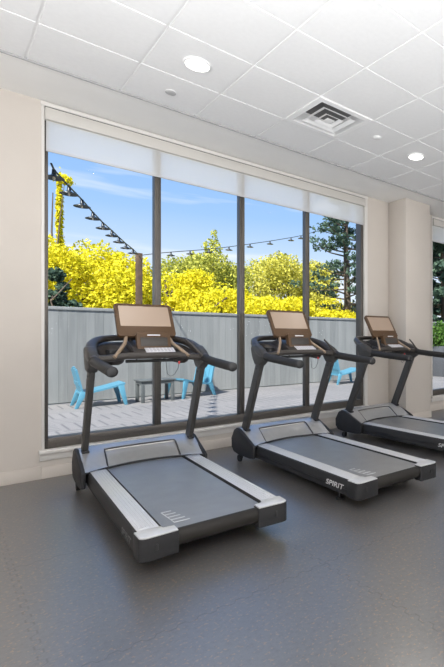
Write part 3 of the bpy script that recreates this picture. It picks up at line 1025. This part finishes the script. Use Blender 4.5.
# ------------------------------------------------------------------ vegetation
def leaf_cloud(lobes, count, size, seed, shell=0.55):
    """lobes: (cx,cy,cz, rx,ry,rz, weight)"""
    r = np.random.default_rng(seed)
    V = []
    F = []
    wts = np.array([l[6] for l in lobes], float)
    wts /= wts.sum()
    idx = r.choice(len(lobes), count, p=wts)
    d = r.normal(size=(count, 3)); d /= np.linalg.norm(d, axis=1)[:, None]
    rad = shell + (1 - shell) * r.random(count) ** 0.6
    rad *= 1 + 0.16 * np.sin(d[:, 0] * 7 + idx) * np.cos(d[:, 2] * 6 + idx * 2) + r.normal(size=count) * 0.05
    L = np.array([l[:6] for l in lobes])[idx]
    c = L[:, :3] + d * rad[:, None] * L[:, 3:6]
    n1 = r.normal(size=(count, 3)); n1 /= np.linalg.norm(n1, axis=1)[:, None]
    n2 = np.cross(n1, r.normal(size=(count, 3))); n2 /= np.linalg.norm(n2, axis=1)[:, None]
    s = size * (0.6 + 0.8 * r.random(count))[:, None]
    a = n1 * s; b = n2 * s * 0.55
    q = np.stack([c - a, c + b, c + a, c - b], axis=1).reshape(-1, 3)
    return [tuple(v) for v in q], [(4 * i, 4 * i + 1, 4 * i + 2, 4 * i + 3) for i in range(count)]

def tree(name, label, cat, loc, h_, lobes, leafm, count, size, seed, group='trees beyond the fence', trunk_r=0.14, branches=7):
    r = thing(name, label, cat, loc, 0, group)
    rr = random.Random(seed)
    tk = MB()
    tp = [(rr.uniform(-.1, .1) * k, rr.uniform(-.1, .1) * k, h_ * 0.92 * k / 5) for k in range(6)]
    tk.tube(tp, [trunk_r * (1 - 0.16 * k) for k in range(6)], 10)
    for k in range(branches):
        l = lobes[k % len(lobes)]
        b0 = Vector(tp[2 + k % 3])
        b1 = Vector((l[0] + rr.uniform(-.4, .4) * l[3], l[1] + rr.uniform(-.4, .4) * l[4], l[2] + rr.uniform(-.1, .4) * l[5]))
        tk.tube([b0, b0.lerp(b1, .5) + Vector((0, 0, .15)), b1], [trunk_r * .4, trunk_r * .25, trunk_r * .1], 6)
    tk.build('trunk', M['bark'], r)
    v, f = leaf_cloud(lobes, count, size, seed)
    raw_mesh('foliage', v, f, M[leafm], r)
    return r

def blob_lobes(rx, rz, zc, n, seed, ry=None):
    rr = random.Random(seed)
    out = [(0, 0, zc, rx * .62, (ry or rx) * .6, rz * .8, 1.5)]
    for k in range(n):
        a = rr.uniform(0, 2 * math.pi)
        e_ = rr.uniform(-.7, .95)
        q = rr.uniform(.32, .5)
        out.append((rx * .62 * math.cos(a), (ry or rx) * .6 * math.sin(a), zc + rz * .62 * e_, rx * q, (ry or rx) * q, rz * q * .9, 1))
    return out
TZ = -0.05
tree('yellow_tree', 'bright yellow autumn tree filling the lower left of the window', 'tree', (2.75, 15.0, TZ), 3.9, blob_lobes(1.75, 1.75, 2.35, 14, 1), 'leaf_yellow', 34000, 0.046, 11)
tree('yellow_tree', 'yellow autumn tree right behind the timber lamp post', 'tree', (5.1, 16.2, TZ), 3.5, blob_lobes(1.55, 1.55, 2.25, 12, 2), 'leaf_yellow', 26000, 0.046, 12)
tree('olive_tree', 'olive green tree with a thin leading tip, left of the second mullion', 'tree', (7.2, 18.0, TZ), 4.7, blob_lobes(1.75, 1.9, 2.9, 14, 3) + [(0.2, 0, 4.75, .35, .35, .4, .25), (0.25, 0, 5.2, .12, .12, .4, .06)], 'leaf_green', 24000, 0.055, 13)
tree('yellow_shrub', 'low yellow shrub over the fence between the second and third mullion', 'shrub', (7.6, 14.2, TZ), 2.4, blob_lobes(1.5, 1.0, 1.9, 10, 4), 'leaf_yellow', 20000, 0.045, 14)
tree('olive_tree', 'broad olive green tree seen in the third window pane', 'tree', (10.9, 18.6, TZ), 4.9, blob_lobes(2.3, 2.2, 3.15, 18, 5), 'leaf_olive', 32000, 0.055, 15)
tree('yellow_shrub', 'low yellow shrub over the fence left of the dark pine', 'shrub', (10.2, 14.6, TZ), 2.3, blob_lobes(1.4, .85, 1.7, 9, 6), 'leaf_yellow', 16000, 0.045, 16)
tree('yellow_tree', 'yellow tree behind the gap between timber post and olive tree', 'tree', (6.0, 14.4, TZ), 2.8, blob_lobes(1.3, 1.2, 2.0, 9, 7), 'leaf_yellow', 20000, 0.045, 17)
tree('dark_shrub', 'small dark green shrub at the left edge of the window', 'shrub', (1.98, 13.2, TZ), 2.9, [(-.08, 0, 2.75, .16, .16, .14, 1), (.05, 0, 2.5, .12, .12, .09, .6), (-.1, 0, 2.25, .25, .2, .15, 1), (.12, 0, 2.05, .3, .25, .14, 1), (0, 0, 1.7, .4, .3, .3, 1.5)], 'leaf_dark', 1500, 0.06, 18, trunk_r=0.05, branches=4)
tree('slender_tree', 'very thin tall yellow tree below the first lamp', 'tree', (2.33, 15.6, TZ), 5.6, [(0, 0, 4.5, .075, .075, 1.2, 2), (0.1, 0, 5.62, .22, .15, .14, .5), (0, 0, 3.0, .25, .25, 1.0, 1)], 'leaf_yellow', 1500, 0.05, 19, trunk_r=0.06, branches=2)
tree('yellow_tree', 'yellow tree behind the dark pine at the right end of the fence', 'tree', (13.2, 17.0, TZ), 3.0, blob_lobes(1.6, 1.2, 2.0, 9, 9), 'leaf_yellow', 16000, 0.046, 20)

def pine(label, loc, h_, spread, seed, nb, gap_z, leafm='leaf_dark', clump=70, size=0.13):
    r = thing('pine_tree', label, 'tree', loc, 0, 'dark open-branched pines')
    rr = random.Random(seed)
    tk = MB()
    tk.tube([(0, 0, 0), (0.06, 0, h_ * .35), (0.0, 0.05, h_ * .7), (0.05, 0, h_)], [.17, .14, .09, .03], 10)
    lobes = []
    for k in range(nb):
        z = gap_z + (h_ - gap_z) * (k + rr.random()) / nb
        a = rr.uniform(0, 2 * math.pi)
        ln = spread * (1.05 - 0.6 * (z - gap_z) / (h_ - gap_z)) * rr.uniform(.55, 1.05)
        tip = Vector((ln * math.cos(a), ln * math.sin(a), z + rr.uniform(-.1, .45)))
        b0 = Vector((0.03, 0.02, z))
        mid = b0.lerp(tip, .5) + Vector((0, 0, -.08))
        tk.tube([b0, mid, tip], [.035, .022, .008], 6)
        for q in (.45, .62, .8, 1.0):
            if rr.random() < .8:
                c = b0.lerp(tip, q)
                s_ = rr.uniform(.16, .34)
                lobes.append((c.x + rr.uniform(-.15, .15), c.y + rr.uniform(-.15, .15), c.z + rr.uniform(0, .15), s_ * 1.25, s_ * 1.25, s_ * .55, 1))
    tk.build('trunk', M['bark'], r)
    v, f = leaf_cloud(lobes, clump * len(lobes), size, seed, 0.2)
    raw_mesh('foliage', v, f, M[leafm], r)
    return r
pine('tall dark pine with open branches in the rightmost pane of the wide window', (10.75, 14.0, TZ), 6.9, 2.1, 31, 46, 2.2, clump=40, size=0.065)
pine('dark pine outside the right-hand window above the green hedge', (16.2, 13.8, TZ), 7.5, 2.4, 32, 60, 1.6, clump=90)
pine('second dark pine farther back outside the right-hand window', (20.2, 16.6, TZ), 8.0, 2.8, 33, 60, 1.4, clump=90)

hd = thing('hedge', 'clipped green hedge growing in the dark planter box', 'hedge', (13.2, 10.0, 0.93))
v, f = leaf_cloud([(x_ * .35, 0, .42, .34, .34, .46, 1) for x_ in range(-5, 6)], 9000, 0.055, 41, .5)
raw_mesh('foliage', v, f, M['leaf_hedge'], hd)
st = MB()
for x_ in range(-5, 6):
    st.tube([(x_ * .35, 0, 0), (x_ * .35 + .03, 0.02, .5)], [.018, .01], 6)
st.build('stems', M['bark'], hd)
